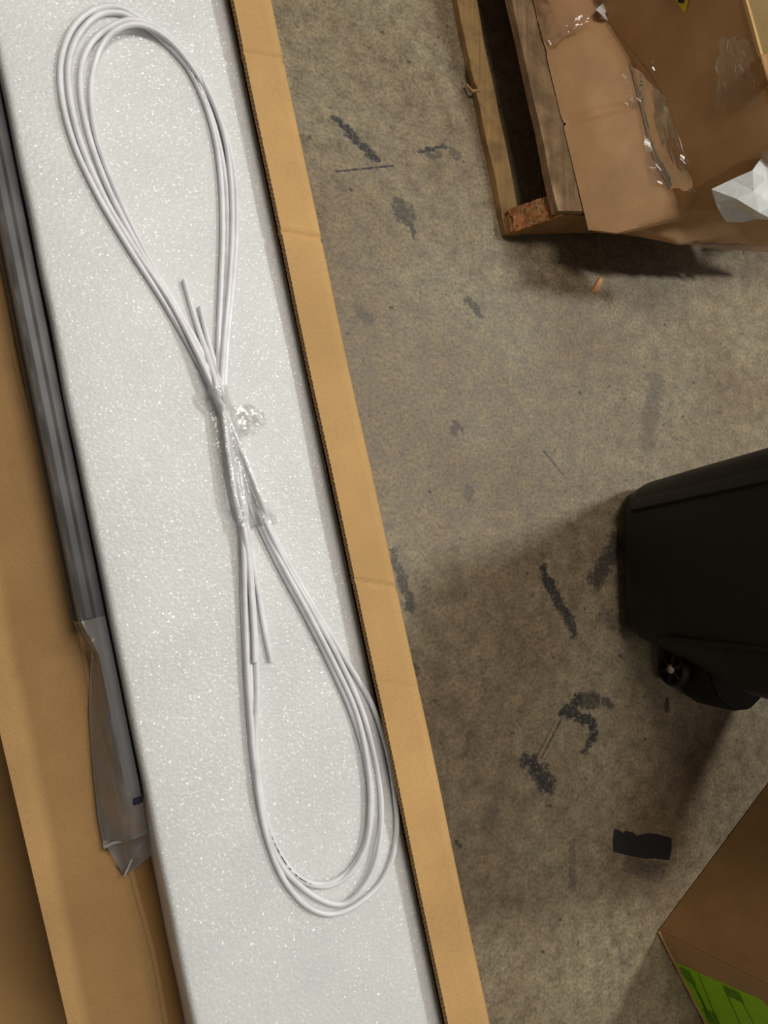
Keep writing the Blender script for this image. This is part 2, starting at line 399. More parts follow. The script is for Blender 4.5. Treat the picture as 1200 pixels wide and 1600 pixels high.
# ---------------------------------------------------------------- dark rail in its clear bag, lying along the foam
def foam_left(y): 
    return fl0.lerp(fl1, (y-Y0)/(Y1-Y0))
zr0 = ZB+.012; zr1 = .826
def rail_pt(y, off, z):
    p = P(61+(297-61)*(y-400)/1175, y, ZF); return Vector((p.x, p.y, z))-W*(off)
rail = thing('dark_rail', 'slim dark grey metal rail beside the left edge of the foam slab', 'rail', tuple(rail_pt(600, .012, zr0)))
ya, yb = -100, 1245
bm = bmesh.new()
a, b = rail_pt(ya, 0, 0), rail_pt(yb, 0, 0)
slab(bm, [a-W*.0090, b-W*.0090, b-W*.0006, a-W*.0006], zr0, zr1, .0012); link('rail_body', bm, RAIL, rail)
b2 = rail_pt(962, 0, 0)
bm = bmesh.new(); slab(bm, [a-W*.0160, b2-W*.0160, b2-W*.0092, a-W*.0092], zr0, zr1-.0015, .0012); link('rail_flange', bm, RAIL, rail)
bm = bmesh.new(); slab(bm, [a-W*.0222, b2-W*.0222, b2-W*.0172, a-W*.0172], zr0, zr1-.012, .001); link('gap_shade_strip', bm, TYRE, rail)  # black strip standing in for the shaded gap left of the rail
bm = bmesh.new(); slab(bm, [b-W*.0085+U*.0003, b-W*.0085+U*.010, b-W*.0010+U*.010, b-W*.0010+U*.0003], zr0+.001, zr1-.001, .001); link('end_cap', bm, RAILCAP, rail)
# the bag: outer (left) edge and crown follow the photograph, laid over the rail
bagL = [(-130, -40), (0, -28), (150, -14), (300, 2), (430, 26), (560, 45), (640, 66), (655, 82), (760, 88), (860, 112), (950, 141), (975, 147), (1040, 143), (1110, 141), (1200, 147), (1270, 154), (1322, 163)]
ys = [v[0] for v in bagL]
def bag_left(y):
    for (y0, x0), (y1, x1) in zip(bagL, bagL[1:]):
        if y <= y1: return x0+(x1-x0)*(y-y0)/(y1-y0)
    return bagL[-1][1]
bm = bmesh.new(); rows = []
yl = [-130+k*12 for k in range(int((1322+130)/12)+1)]+[1324]
for y in yl:
    r0 = rail_pt(y, .0010, 0); zl = ZB+.004+.006*(1 if y > 960 else .5)
    Lp = P(bag_left(y), y, zl)
    full = 1 if y < 1240 else max(0., 1-(y-1240)/90)
    zt = (zr1+.0015)*full+(ZB+.034)*(1-full)
    row = []
    nk = 14
    d0 = max((r0-Lp).dot(W), .003)
    e_ = .0182 if y < 960 else max(.0105, .0182-(y-960)/60*.0077); do = max(d0, e_+.003)
    for k in range(nk+1):
        t = k/nk; off = do+(e_-do)*k/9 if k <= 9 else e_*(.9, .7, .45, .22, .045)[k-10]
        zz = zl+(zt-zl)*(k/9)**.8 if k <= 9 else zt+.0006*math.sin(y*.05)*(k < 14)
        wr = .0055*noise.noise(Vector((y*.018, t*3.2, 2)))*(.25+.9*(y > 950)) if 0 < k < 9 else 0
        row.append(Vector((r0.x, r0.y, 0))-W*off+Vector((0, 0, zz+max(wr, -.004))))
    rows.append(row)
grid(bm, rows)
# crumpled gusset tip at the open end
tip = P(195, 1371, ZB+.006); Lc = rows[-1][0]; Rc = rows[-1][-1]; Rt = P(238, 1335, ZB+.03)
tr = []
for k in range(7):
    t = k/6; rw = []
    for j in range(9):
        s = j/8; p = rows[-1][0].lerp(rows[-1][-1], s)
        if k == 0: p = rows[-1][min(14, round(s*14))]
        e = Lc.lerp(tip, min(1, s/.55)) if s < .55 else tip.lerp(Rt, (s-.55)/.45)
        q_ = p.lerp(e, t); q_.z += .004*math.sin(t*3.1)*math.cos(s*9); rw.append(q_)
    tr.append(rw)
grid(bm, tr)
# rolled seam along the left edge
link_bag = link('plastic_bag', bm, BAG, None, True)
link_bag.data.materials.append(SLEEVE)
for pi, pg in enumerate(link_bag.data.polygons):
    if pi < 14*(len(yl)-1) and yl[pi//14] < 955: pg.material_index = 1
tag(link_bag, 'clear plastic bag around the dark rail with a crumpled open end', 'bag')
bm = bmesh.new()
sp = [P(bag_left(y)+.5, y, ZB+.0075) for y in range(985, 1325, 14)]
tube(bm, sp, .0011, 6); link('bag_seam', bm, SEAM, None, True).parent = link_bag
bm = bmesh.new()
tube(bm, [P(x, y, ZB+.012+.024*k/5) for k, (x, y) in enumerate([(163, 1324), (178, 1317), (195, 1313), (212, 1307), (226, 1300), (237, 1290)])], .0012, 6)
tube(bm, [P(x, y, ZB+.016+.01*k/3) for k, (x, y) in enumerate([(195, 1368), (205, 1345), (214, 1328), (222, 1318)])], .0009, 6)
link('bag_fold', bm, SEAM, None, True).parent = link_bag

bm = bmesh.new(); tube(bm, [P(66, 641, ZB+.02), P(73, 651, ZB+.026), P(81, 659, ZB+.034), P(88, 664, ZB+.043)], .0014, 6); link('bag_tie', bm, SEAM, None, True).parent = link_bag
# ---------------------------------------------------------------- coiled white cable with its clear tape
RC = .0023
coil = thing('cable_coil', 'coiled white cable in a figure eight, taped at its waist, on the foam', 'cable', tuple(P(375, 720, ZF)))
T = [  # four top loops: left foot -> round the top -> right foot (photo px, layer)
    [(331, 606, 1), (300, 548, 0), (255, 470, 0), (200, 385, 0), (150, 300, 0), (112, 215, 0), (95, 140, 0), (97, 85, 0), (118, 38, 0), (150, 14, 0), (185, 11, 0), (212, 24, 0), (252, 52, 0), (290, 100, 0), (318, 155, 0), (336, 215, 0), (345, 280, 0), (348, 360, 0), (345, 450, 0), (342, 530, 0), (343, 606, 1)],
    [(338, 604, 2), (308, 548, 1), (264, 468, 1), (210, 388, 0), (160, 302, 0), (124, 215, 0), (108, 140, 0), (109, 90, 0), (128, 47, 0), (158, 22, 0), (190, 21, 0), (222, 38, 0), (262, 70, 0), (298, 112, 0), (324, 165, 0), (341, 220, 0), (353, 285, 0), (356, 360, 0), (353, 450, 0), (348, 530, 0), (346, 606, 2)],
    [(334, 606, 3), (306, 546, 2), (268, 474, 1), (218, 390, 0), (172, 300, 0), (140, 215, 0), (126, 145, 0), (128, 100, 0), (145, 64, 0), (172, 42, 1), (205, 31, 2), (238, 39, 2), (270, 62, 1), (303, 102, 1), (330, 152, 1), (350, 208, 1), (361, 280, 1), (363, 360, 1), (358, 450, 1), (351, 530, 1), (348, 606, 3)],
    [(341, 606, 0), (316, 552, 0), (278, 482, 0), (228, 396, 0), (184, 304, 0), (152, 218, 0), (142, 150, 0), (147, 104, 0), (160, 70, 1), (180, 48, 2), (210, 38, 2.6), (240, 46, 2), (270, 68, 1.4), (305, 112, 1), (334, 165, 0), (355, 215, 0), (368, 282, 0), (370, 360, 0), (364, 450, 0), (356, 530, 0), (352, 606, 0)]]
B = [  # four bottom loops: right foot -> round the bottom -> left foot
    [(408, 826, 0), (440, 892, 0), (478, 962, 0), (517, 1040, 0), (552, 1120, 0), (573, 1195, 0), (579, 1262, 0), (570, 1318, 0), (548, 1358, 0), (520, 1378, 0), (492, 1381, 0), (462, 1366, 0), (434, 1328, 0), (414, 1270, 0), (403, 1200, 0), (397, 1120, 0), (391, 1040, 0), (386, 940, 0), (383, 826, 1)],
    [(413, 826, 1), (445, 890, 1), (482, 958, 1), (522, 1036, 1), (556, 1112, 1), (574, 1190, 1), (579, 1258, 1), (572, 1320, 1), (548, 1364, 1), (518, 1383, 0), (484, 1381, 0), (452, 1358, 0), (424, 1310, 0), (405, 1250, 0), (395, 1180, 0), (389, 1110, 0), (384, 1030, 0), (380, 940, 0), (377, 826, 0)],
    [(420, 826, 2), (450, 888, 1), (487, 952, 1), (530, 1030, 0), (565, 1108, 0), (588, 1190, 0), (596, 1260, 0), (594, 1310, 1), (582, 1360, 1), (562, 1394, 1), (538, 1412, 0), (512, 1410, 0), (474, 1388, 0), (436, 1345, 0), (410, 1270, 0), (398, 1190, 1), (391, 1110, 1), (386, 1030, 1), (383, 940, 1), (380, 826, 2)],
    [(424, 826, 1), (456, 888, 0), (494, 954, 0), (540, 1030, 0), (580, 1098, 0), (602, 1160, 0), (615, 1225, 0), (620, 1290, 0), (613, 1340, 0), (594, 1380, 0), (568, 1406, 0), (540, 1423, 0), (512, 1428, 0), (480, 1416, 0), (446, 1378, 0), (420, 1318, 0), (404, 1240, 1), (399, 1160, 1), (402, 1080, 1), (398, 980, 1), (391, 880, 1), (387, 826, 3)]]
JX = [-5, 4, 0, -1, 5, -3, 2, 1, -2, 3]; JZ = [0, 1, 1, 2, 0, 1, 0, 2, 1, 1]; wi = [0]
def cross(a, b):                           # through the taped waist, from foot a to foot b
    n = wi[0] % 10; wi[0] += 1; up = a[1] > b[1]
    lo, hi = (b, a) if up else (a, b); out = []
    for y in (650, 700, 750, 790):
        f = (y-604)/(826-604); g = f*f*(3-2*f)
        x = lo[0]*(1-f)+hi[0]*f + (-5 if up else -3)*math.sin(math.pi*f) + JX[n]*2.1*math.sin(math.pi*f) + 4*math.sin(math.pi*f)
        out.append((x, y, JZ[n]+(.6 if up else 0)))
    return out[::-1] if up else out
def run(parts):
    pts = []
    for i, p in enumerate(parts):
        if i: pts += cross(pts[-1], p[0])
        pts += p
    return [P(x, y, ZF+RC*1.02+z*RC*1.15) for x, y, z in pts]
endA = [(288, 437, 0), (297, 470, 0), (309, 510, 0), (326, 560, 1), (339, 606, 4)]
endB = [(313, 479, 0), (319, 506, 0), (329, 545, 0), (339, 580, 1), (345, 606, 4)]
endC = [(386, 826, 1), (393, 860, .5), (403, 920, 0), (413, 980, 0), (424, 1034, 0)]
endD = [(382, 826, 3), (388, 870, 2.0), (393, 930, 2.0), (397, 990, 2), (398, 1035, 2)]
for path in (run([endA, B[0], T[0][::-1], B[1], T[1][::-1], endC]), run([endB, B[2], T[2][::-1], B[3], T[3][::-1], endD])):
    bm = bmesh.new(); tube(bm, catmull(path, 9), RC, 10)
    link('cable', bm, CABLE, coil, True)
# clear tape draped over the waist
tl = [(604, 326, 356), (640, 330, 364), (680, 338, 376), (720, 347, 386), (750, 355, 394), (780, 362, 408), (805, 368, 426), (824, 374, 437)]
cl = [(604, 327, 354), (680, 342, 370), (750, 357, 390), (824, 372, 428)]
def interp(tb, y):
    for p, q in zip(tb, tb[1:]):
        if y <= q[0]:
            t = (y-p[0])/(q[0]-p[0]); return [a+(b-a)*t for a, b in zip(p[1:], q[1:])]
    return list(tb[-1][1:])
cb = []
for o in coil.children:
    n0 = len(cb); cb.append(BVHTree.FromPolygons([v.co for v in o.data.vertices], [p.vertices[:] for p in o.data.polygons]))
def cable_top(x, y):
    p = P(x, y, ZF+.008); z = ZF+.0006
    for t in cb:
        h = t.ray_cast(Vector((p.x, p.y, ZF+.1)), Vector((0, 0, -1)))
        if h[0]: z = max(z, h[0].z)
    return z
ZG = []; XY = []
for k in range(56):
    y = 604+4*k; l, r = interp(tl, y); xy = []
    for j in range(23):
        s = j/22; x = l-2.5+(r+4-l)*s; xy.append((x, y+(-4*s if y < 700 else -8*s*(y-700)/124)))
    XY.append(xy); ZG.append([cable_top(*q) for q in xy])
def gget(k, j): return ZG[max(0, min(55, k))][max(0, min(22, j))]
ZM = [[max(gget(k+a, j+b) for a in (-2, -1, 0, 1, 2) for b in (-1, 0, 1)) for j in range(23)] for k in range(56)]
bm = bmesh.new(); rows = []
for k in range(56):
    row = []
    for j in range(23):
        zs = [ZM[max(0, min(55, k+a))][max(0, min(22, j+b))] for a in (-1, 0, 1) for b in (-1, 0, 1)]
        z = max(sum(zs)/9, gget(k, j)+.0004)+.0007
        x, y = XY[k][j]; z += .0009*abs(noise.noise(Vector((x*.16, y*.09, 5))))
        row.append(P(x, y, z))
    rows.append(row)
grid(bm, rows); link('clear_tape', bm, TAPE, coil, True)['label'] = 'wrinkled clear tape round the waist of the coil'
bm = bmesh.new(); rows = []
for k in range(13):
    y = 634+4*k; r = interp(tl, y)[1]+2; e = r+48*math.sin(math.pi*(k+2)/15)**.6
    rows.append([P(r+(e-r)*s/10, y-3*s/10, ZF+.0009+.0016*abs(noise.noise(Vector((k*.35, s*.35, 1))))) for s in range(11)])
grid(bm, rows); link('tape_tail', bm, TAPE2, coil, True)

# ---------------------------------------------------------------- pallet
WA = 0.0
PA, PB = P(785, 372, 0), P(705, 0, 0)
ea = (PB-PA).normalized(); eb = Vector((ea.y, -ea.x, 0))   # ea away along the side, eb under the load
ANG = math.atan2(ea.y, ea.x)-math.pi/2
WOOD_Y = wood('yellow_pine', (.40, .235, .085), (.56, .36, .15), -ANG, .35)
WOOD_G = wood('weathered_pine', (.27, .17, .085), (.42, .28, .15), -ANG, .4)
WOOD_E = wood('stained_pine', (.34, .17, .06), (.47, .26, .10), math.pi/2-ANG, .25)
WOOD_R = wood('splintered_red_wood', (.36, .11, .035), (.60, .28, .10), .6-ANG, .4)
def L3(a, b, z): return PA+ea*a+eb*b+Vector((0, 0, z))
pal = thing('wooden_pallet', 'worn wooden pallet with a splintered corner under the crushed carton', 'pallet', tuple(PA))
def board(nm, a0, a1, b0, b1, z0, z1, m, rag=.003, seg=26, along='a', seed=0, taper=0.):
    bm = bmesh.new(); rows = []
    for k in range(seg+1):
        t = k/seg; row = []
        for (bb, zz) in ((b0, z0), (b1, z0), (b1, z1), (b0, z1)):
            n1 = rag*noise.noise(Vector((t*9+seed, bb*40, zz*40)))
            if along == 'a':
                bq = bb+n1-(taper*(1-t) if bb == b1 else 0); row.append(L3(a0+(a1-a0)*t, bq, max(zz+n1*.4, .0005)))
            else:
                aa = a0 if bb == b0 else a1; row.append(L3(aa+n1, b0+(b1-b0)*t, max(zz+n1*.4, .0005)))
        rows.append(row)
    vs = grid(bm, rows, close=True); bm.faces.new(vs[0][::-1]); bm.faces.new(vs[-1])
    bmesh.ops.bevel(bm, geom=[e for e in bm.edges if len(e.link_faces) == 2 and e.calc_face_angle() > 1.0], offset=.0015, segments=1, affect='EDGES')
    return link(nm, bm, m, pal)
board('bottom_board', .004, 1.25, 0, .075, 0.0005, .019, WOOD_Y, .005, 40, 'a', 1, .028)
for b0 in (.34, .68): board('bottom_board', .004, 1.25, b0, b0+.09, 0.0005, .019, WOOD_G, .002, 20, 'a', b0*9)
zD = .118; zDT = .138
d0 = P(862, 285, zDT); dl = (d0-PA).dot(eb); da = (d0-PA).dot(ea)
board('deck_board', .003, 1.25, dl, dl+.088, zD, zDT, WOOD_G, .004, 40, 'a', 3)
for k in range(1, 6): board('deck_board', .003, 1.25, dl+k*.104, dl+k*.104+.088, zD, zDT, WOOD_G, .002, 14, 'a', 3+k)
# end stringer on the near side, its outer top corner broken away
bm = bmesh.new(); Lw = dl+.104*5+.088
outl = [(0, .0195), (0.0, .034), (.008, .043), (.013, .052), (.022, .058), (.027, .070), (.038, .078), (.044, .089), (.055, .097), (.066, .110), (.078, zD-.0005), (Lw, zD-.0005), (Lw, .0195)]
f0 = [bm.verts.new(L3(0.0+.004*random.random()*(0 < i < 10), b, z)) for i, (b, z) in enumerate(outl)]
f1 = [bm.verts.new(L3(.038+.016*random.random()*(0 < i < 10), b+.006*random.random()*(0 < i < 10), z)) for i, (b, z) in enumerate(outl)]
bm.faces.new(f0); bm.faces.new(f1[::-1])
for i in range(len(f0)): bm.faces.new((f0[i], f0[(i+1) % len(f0)], f1[(i+1) % len(f0)], f1[i]))
link('stringer', bm, WOOD_E, pal)
for a in (.76, 1.20):
    bm = bmesh.new(); pts = [L3(a, .01, .0195), L3(a+.038, .01, .0195), L3(a+.038, Lw, .0195), L3(a, Lw, .0195)]
    slab(bm, pts, .0195, zD-.0005, .001); link('stringer', bm, WOOD_E, pal)
# reddish broken wood lying on the break
bm = bmesh.new(); rows = []
for k in range(15):
    t = k/14; b = .004+.080*t; zt = .034+.086*t
    row = []
    for j in range(8):
        s = j/7; nn = noise.noise(Vector((t*7, s*6, 4)))
        row.append(L3(-.002+.056*s, b+.004*nn, zt+.009+.010*nn+.007*random.random()-.016*abs(s-.35)))
    rows.append(row)
vs = grid(bm, rows)
r = bmesh.ops.extrude_face_region(bm, geom=bm.faces[:])
for v in r['geom']:
    if isinstance(v, bmesh.types.BMVert): v.co.z -= .016; v.co += eb*.006
link('splintered_wood', bm, WOOD_R, pal)['label'] = 'reddish splintered wood at the broken corner'
bm = bmesh.new()
for k in range(34):
    t = random.random(); b = .003+.075*t; z = .045+.080*t; a = .045*random.random()
    p = L3(a, b, z); d = (ea*(random.random()-.4)+eb*(-.35+.5*random.random())+Vector((0, 0, .5))).normalized()*(.008+.014*random.random())
    s = ea.cross(d).normalized()*.0016
    vs = [bm.verts.new(q) for q in (p-s, p+s, p+ea*.002, p+d)]
    for f in ((0, 1, 3), (1, 2, 3), (2, 0, 3), (0, 2, 1)): bm.faces.new([vs[i] for i in f])
o = link('splinters', bm, WOOD_Y, pal); o['kind'] = 'stuff'
# peeled sliver on the bottom board edge
bm = bmesh.new()
tube(bm, [P(736, 92, .022), P(738, 108, .03), P(743, 125, .031), P(748, 139, .02)], .005, 6, .6); tube(bm, [P(729, 132, .012), P(738, 142, .022), P(750, 141, .02)], .004, 6, .7)
link('peeled_sliver', bm, WOOD_Y, pal)

# ---------------------------------------------------------------- crushed carton on the pallet
ZC = zDT+.003
cart = thing('crushed_carton', 'crushed brown carton in torn clear film, sitting on the wooden pallet', 'carton', tuple(P(960, 300, ZC)))
bot = [(919, 358), (899, 275), (879, 192), (856, 96), (833, 0), (810, -96), (780, -220)]
arcp = [(1058, 311), (1022, 240), (1003, 165), (984, 95), (942, 22), (890, -60), (840, -190)]
top = [(1212, 222), (1207, 165), (1187, 98), (1162, 8), (1132, -92), (1102, -190), (1067, -305)]
B3 = [P(x, y, ZC) for x, y in bot]
slope_n = (eb*-.56+Vector((0, 0, .83))).normalized()
A3 = [Pplane(x, y, B3[0], slope_n) for x, y in arcp]
T3 = [P(x, y, .53) for x, y in top]
def spl(pts, n): 
    c = catmull(pts, n); return c
NB = 16
Bs, As, Ts = spl(B3, NB), spl(A3, NB), spl(T3, NB)
def face_pt(i, v):
    """v 0..1 bottom to crease, 1..2 crease to top"""
    if v <= 1:
        p = Bs[i].lerp(As[i], v); bul = math.sin(math.pi*v)*.012
        p = p + slope_n*bul
    else:
        t = v-1; p = As[i].lerp(Ts[i], t); p = p - eb*math.sin(math.pi*t)*.004
    return p
rows = []
NI = len(Bs)
for i in range(NI):
    row = []
    for k in range(41):
        v = k/20; p = face_pt(i, v)
        n2 = noise.noise(Vector((i*.06, v*2.2, 7)))*.007*min(1, v*3)*(1 if k < 40 else .3)
        ai = i/NB; cre = (-.009*math.exp(-((ai-2.0-.05*v)/.07)**2)-.007*math.exp(-((ai-3.2-.75*v)/.09)**2)) if v < .95 else 0      # pressed crease across the lit part
        p = p + slope_n*(n2*(i > 0)+cre)
        row.append(p)
    rows.append(row)
bm = bmesh.new(); grid(bm, rows)
r = bmesh.ops.extrude_face_region(bm, geom=bm.faces[:])
for v in r['geom']:
    if isinstance(v, bmesh.types.BMVert): v.co += eb*.004
for v in bm.verts: v.co.z = max(v.co.z, ZC)
side = link('bulged_side', bm, CARD_RED, cart, True); side['label'] = 'bulging carton side, creased and partly in shade'
for e in side.data.edges: pass
# near end: from the ridge down to the hem, folded
ridge = [rows[0][k].copy() for k in range(0, 41)]
hem = [(919, 362), (945, 366), (985, 371), (1030, 377), (1067, 382), (1120, 389), (1170, 393), (1210, 395), (1232, 396)]
H3 = spl([P(x, y, ZC-.002) for x, y in hem], 5)
bm = bmesh.new(); rows2 = []
for k in range(41):
    t = k/40; h = H3[round(t*(len(H3)-1))]
    if k < 40: 
        f = t*(len(H3)-1); i0 = int(f); h = H3[i0].lerp(H3[i0+1], f-i0)
    rw = []
    for j in range(31):
        s = j/30; p = ridge[k].lerp(h, s); g = min(1, t*7)*min(1, (1-t)*4+.3)
        lip = .030*min(1, s/.10) if s < .20 else max(0, .030*(1-(s-.20)/.05))
        lip *= max(0, min(1, (.62-t)/.12))
        fac = .050*max(0, 1-abs(t-.47)/.30)*min(1, max(0, (s-.2)/.5))*max(0, min(1, (1-s)/.45))
        dent = -.018*math.exp(-((t-.25)/.1)**2-((s-.75)/.2)**2)
        out = -ea*g*(lip+fac+dent+.006*noise.noise(Vector((t*6, s*3, 9)))*math.sin(math.pi*s))
        rw.append(p+out)
    rows2.append(rw)
grid(bm, rows2)
r = bmesh.ops.extrude_face_region(bm, geom=bm.faces[:])
for v in r['geom']:
    if isinstance(v, bmesh.types.BMVert): v.co += ea*.004+Vector((0, 0, .001))
for v in bm.verts: v.co.z = max(v.co.z, ZC)
link('crumpled_end', bm, CARD_RED, cart, True)
# top with a turned rim, back and far sides
bm = bmesh.new()
rt = [Ts[i]+Vector((0, 0, .001)) for i in range(NI)]
grid(bm, [[p-eb*.002, p-eb*.001+Vector((0, 0, .006)), p+eb*.007+Vector((0, 0, .006)), p+eb*.008] for p in rt]); link('top_rim', bm, CARD, cart)
bm = bmesh.new(); w_ = .60
pts = [Ts[0]+eb*.03, Ts[-1]+eb*.03, Ts[-1]+eb*w_, Ts[0]+eb*w_]
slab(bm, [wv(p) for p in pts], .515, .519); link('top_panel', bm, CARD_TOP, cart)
bm = bmesh.new(); p0, p1 = wv(Ts[0]+eb*w_), wv(Ts[-1]+eb*w_); slab(bm, [p0, p1, p1+eb*.004, p0+eb*.004], ZC, .47); link('far_side', bm, CARD_RED, cart)
bm = bmesh.new(); p0, p1 = wv(Bs[-1]+eb*.004), wv(Ts[-1]+eb*w_); slab(bm, [p0, p1, p1-ea*.004, p0-ea*.004], ZC, .47); link('far_end', bm, CARD_RED, cart)
bm = bmesh.new(); e_ = [rows2[-1][0], Ts[0]+eb*w_, H3[-1]]; e_[1].z = .515
v0 = [bm.verts.new(p) for p in e_]; v1 = [bm.verts.new(p+ea*.004) for p in e_]; bm.faces.new(v0); bm.faces.new(v1[::-1])
for i in range(3): bm.faces.new((v0[i], v0[(i+1) % 3], v1[(i+1) % 3], v1[i]))
link('end_panel', bm, CARD_RED, cart)
# surface lookup for the films and labels
bvh = BVHTree.FromPolygons([side.matrix_world @ v.co for v in side.data.vertices], [p.vertices[:] for p in side.data.polygons])
bvh = BVHTree.FromPolygons([v.co for v in side.data.vertices], [p.vertices[:] for p in side.data.polygons])
def on_side(x, y, off):
    d = ray(x, y).normalized(); h = bvh.ray_cast(EYE, d)
    if h[0] is None: return None
    nn = h[1] if h[1].dot(d) < 0 else -h[1]
    return h[0]+nn*off
def patch(nm, poly, m, nu, nv, off, wr=0.0, parent=cart, seed=0, rag=0.0):
    """sheet lying on the bulged side inside a quad of photo points"""
    bm = bmesh.new(); (a, b, c, d) = [Vector((*p, 0)) for p in poly]; vs = {}
    for i in range(nu+1):
        for j in range(nv+1):
            u, v = i/nu, j/nv; q = a.lerp(b, u).lerp(d.lerp(c, u), v)
            q += Vector((noise.noise(Vector((u*4, v*4, seed+20))), noise.noise(Vector((u*4, v*4, seed+31))), 0))*rag
            p = on_side(q.x, q.y, off+wr*abs(noise.noise(Vector((u*7+seed, v*7, 3)))))
            if p: vs[i, j] = bm.verts.new(p)
    for i in range(nu):
        for j in range(nv):
            k = [(i, j), (i+1, j), (i+1, j+1), (i, j+1)]
            if all(q in vs for q in k): bm.faces.new([vs[q] for q in k])
    return link(nm, bm, m, parent, True)
patch('stretch_film', [(836, -60), (948, -60), (945, 22), (846, 92)], WRAP, 44, 40, .006, .002, rag=12)['label'] = 'clear wrinkled film over the upper corner'
patch('stretch_film', [(982, 92), (1042, 152), (1086, 298), (1016, 290)], WRAP, 44, 50, .007, .0004, seed=4, rag=6)['label'] = 'clear wrinkled film hanging over the crease'
patch('stretch_film', [(1128, 60), (1178, 60), (1188, 160), (1120, 170)], WRAP, 24, 40, .006, .0004, seed=9, rag=12)
fe = [on_side(x, y, .0055) for x, y in ((950, 32), (975, 60), (1000, 90), (1022, 120), (1042, 154), (1056, 188), (1066, 222), (1076, 260), (1086, 298))]
bm = bmesh.new(); tube(bm, catmull([p for p in fe if p], 6), .0018, 6, .6); link('film_edge', bm, WRAP, cart, True)
def glint_facets(x0, y0, x1, y1, wpx, n, seed):  # loose film facets added as highlights, tilted between lamp and camera
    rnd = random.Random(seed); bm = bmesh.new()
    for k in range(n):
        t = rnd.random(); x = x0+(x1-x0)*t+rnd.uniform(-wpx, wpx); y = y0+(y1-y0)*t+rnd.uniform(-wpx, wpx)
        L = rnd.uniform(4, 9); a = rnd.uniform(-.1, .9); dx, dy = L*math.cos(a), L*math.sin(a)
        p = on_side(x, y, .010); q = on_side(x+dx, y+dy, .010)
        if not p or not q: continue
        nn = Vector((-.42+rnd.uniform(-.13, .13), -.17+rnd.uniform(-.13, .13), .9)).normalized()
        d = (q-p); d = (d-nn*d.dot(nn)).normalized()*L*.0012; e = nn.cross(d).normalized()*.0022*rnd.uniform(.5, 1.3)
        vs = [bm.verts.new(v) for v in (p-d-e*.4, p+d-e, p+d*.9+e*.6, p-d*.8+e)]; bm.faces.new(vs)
    return link('film_glint_facets', bm, GLINT_FILM, cart)
for a in ((838, 25, 862, 75, 6, 14, 1), (885, 25, 905, 33, 5, 5, 2), (1018, 250, 1030, 288, 6, 9, 3), (1060, 205, 1078, 255, 5, 11, 4), (970, 125, 990, 165, 8, 11, 5), (1158, 100, 1166, 122, 5, 5, 6), (1025, 100, 1040, 118, 5, 4, 7)): glint_facets(*a)['kind'] = 'stuff'
patch('warning_label', [(1036, -30), (1084, -34), (1073, 18), (1069, 18)], YELLOW, 10, 10, .0025)['label'] = 'yellow warning label with a black mark'
patch('label_mark', [(1056, -14), (1074, -15), (1070, 5), (1062, 4)], INK, 6, 6, .004)
def shard(nm, pts, z, m, parent=None, hump=.012):
    c = sum((Vector((*p, 0)) for p in pts), Vector())/len(pts); bm = bmesh.new()
    ring = [P(x, y, z+.004*math.sin(i*2.1)) for i, (x, y) in enumerate(pts)]; mid_ = P(c.x, c.y, z+hump)
    v = [bm.verts.new(p) for p in ring]; m_ = bm.verts.new(mid_)
    for i in range(len(v)): bm.faces.new((v[i], v[(i+1) % len(v)], m_))
    r = bmesh.ops.extrude_face_region(bm, geom=bm.faces[:])
    for q in r['geom']:
        if isinstance(q, bmesh.types.BMVert): q.co.z -= .0012
    return link(nm, bm, m, parent)
sc = on_side(942, 16, .006)
shard('torn_scrap', [(931, 15), (943, 4), (953, 6), (952, 21), (943, 20), (951, 33), (946, 30), (937, 20)], sc.z+.004, PAPER, cart, .006)['label'] = 'small torn white scrap'
# white crumpled sheet tucked at the near end
bm = bmesh.new(); rows = []
wl = [(1112, 296), (1118, 316), (1126, 334), (1135, 347)]; wr_ = [(1240, 190), (1245, 250), (1250, 300), (1250, 330)]
wl3 = [P(x, y, (.43-.03*k)) for k, (x, y) in enumerate(wl)]; wr3 = [P(x, y, (.50-.035*k)) for k, (x, y) in enumerate(wr_)]
rs = random.Random(5)
for i in range(6):
    u = i/5; rw = []
    for j in range(4):
        v = j/3; f = v*3; k = min(2, int(f)); a = wl3[k].lerp(wl3[k+1], f-k); b = wr3[k].lerp(wr3[k+1], f-k)
        n1 = rs.uniform(0, .026)*min(1, u*3)
        rw.append(a.lerp(b, u)-ea*n1+Vector((0, 0, n1*.5)))
    rows.append(rw)
grid(bm, rows); ws = link('white_sheet', bm, PAPER)
sm = ws.modifiers.new('thickness', 'SOLIDIFY'); sm.thickness = .001
tag(ws, 'crumpled white sheet tucked against the end of the crushed carton', 'sheet')
bm = bmesh.new(); rows = []
for i in range(31):
    u = i/30; rw = []
    for j in range(9):
        v = j/8; x = 1085+150*u; yt = 372-50*u; yb2 = 388+4*u
        rw.append(P(x, yt+(yb2-yt)*v, .19-.04*v+.02*u)-ea*.012*abs(noise.noise(Vector((u*8, v*3, 6)))))
    rows.append(rw)
grid(bm, rows); link('stretch_film', bm, WRAP, cart, True)['label'] = 'clear film bunched along the carton hem'
# wooden batten on the carton top
bm = bmesh.new(); a = P(1189, 86, .545); b = P(1257, 58, .545); c = P(1274, 133, .545); d = P(1201, 126, .545)
hexa(bm, [Vector((p.x, p.y, .5195)) for p in (a, b, c, d)]+[Vector((p.x, p.y, .545)) for p in (a, b, c, d)], .002)
tag(link('wood_block', bm, WOOD_E), 'rough brown wood block on the carton top at the right edge', 'wood')

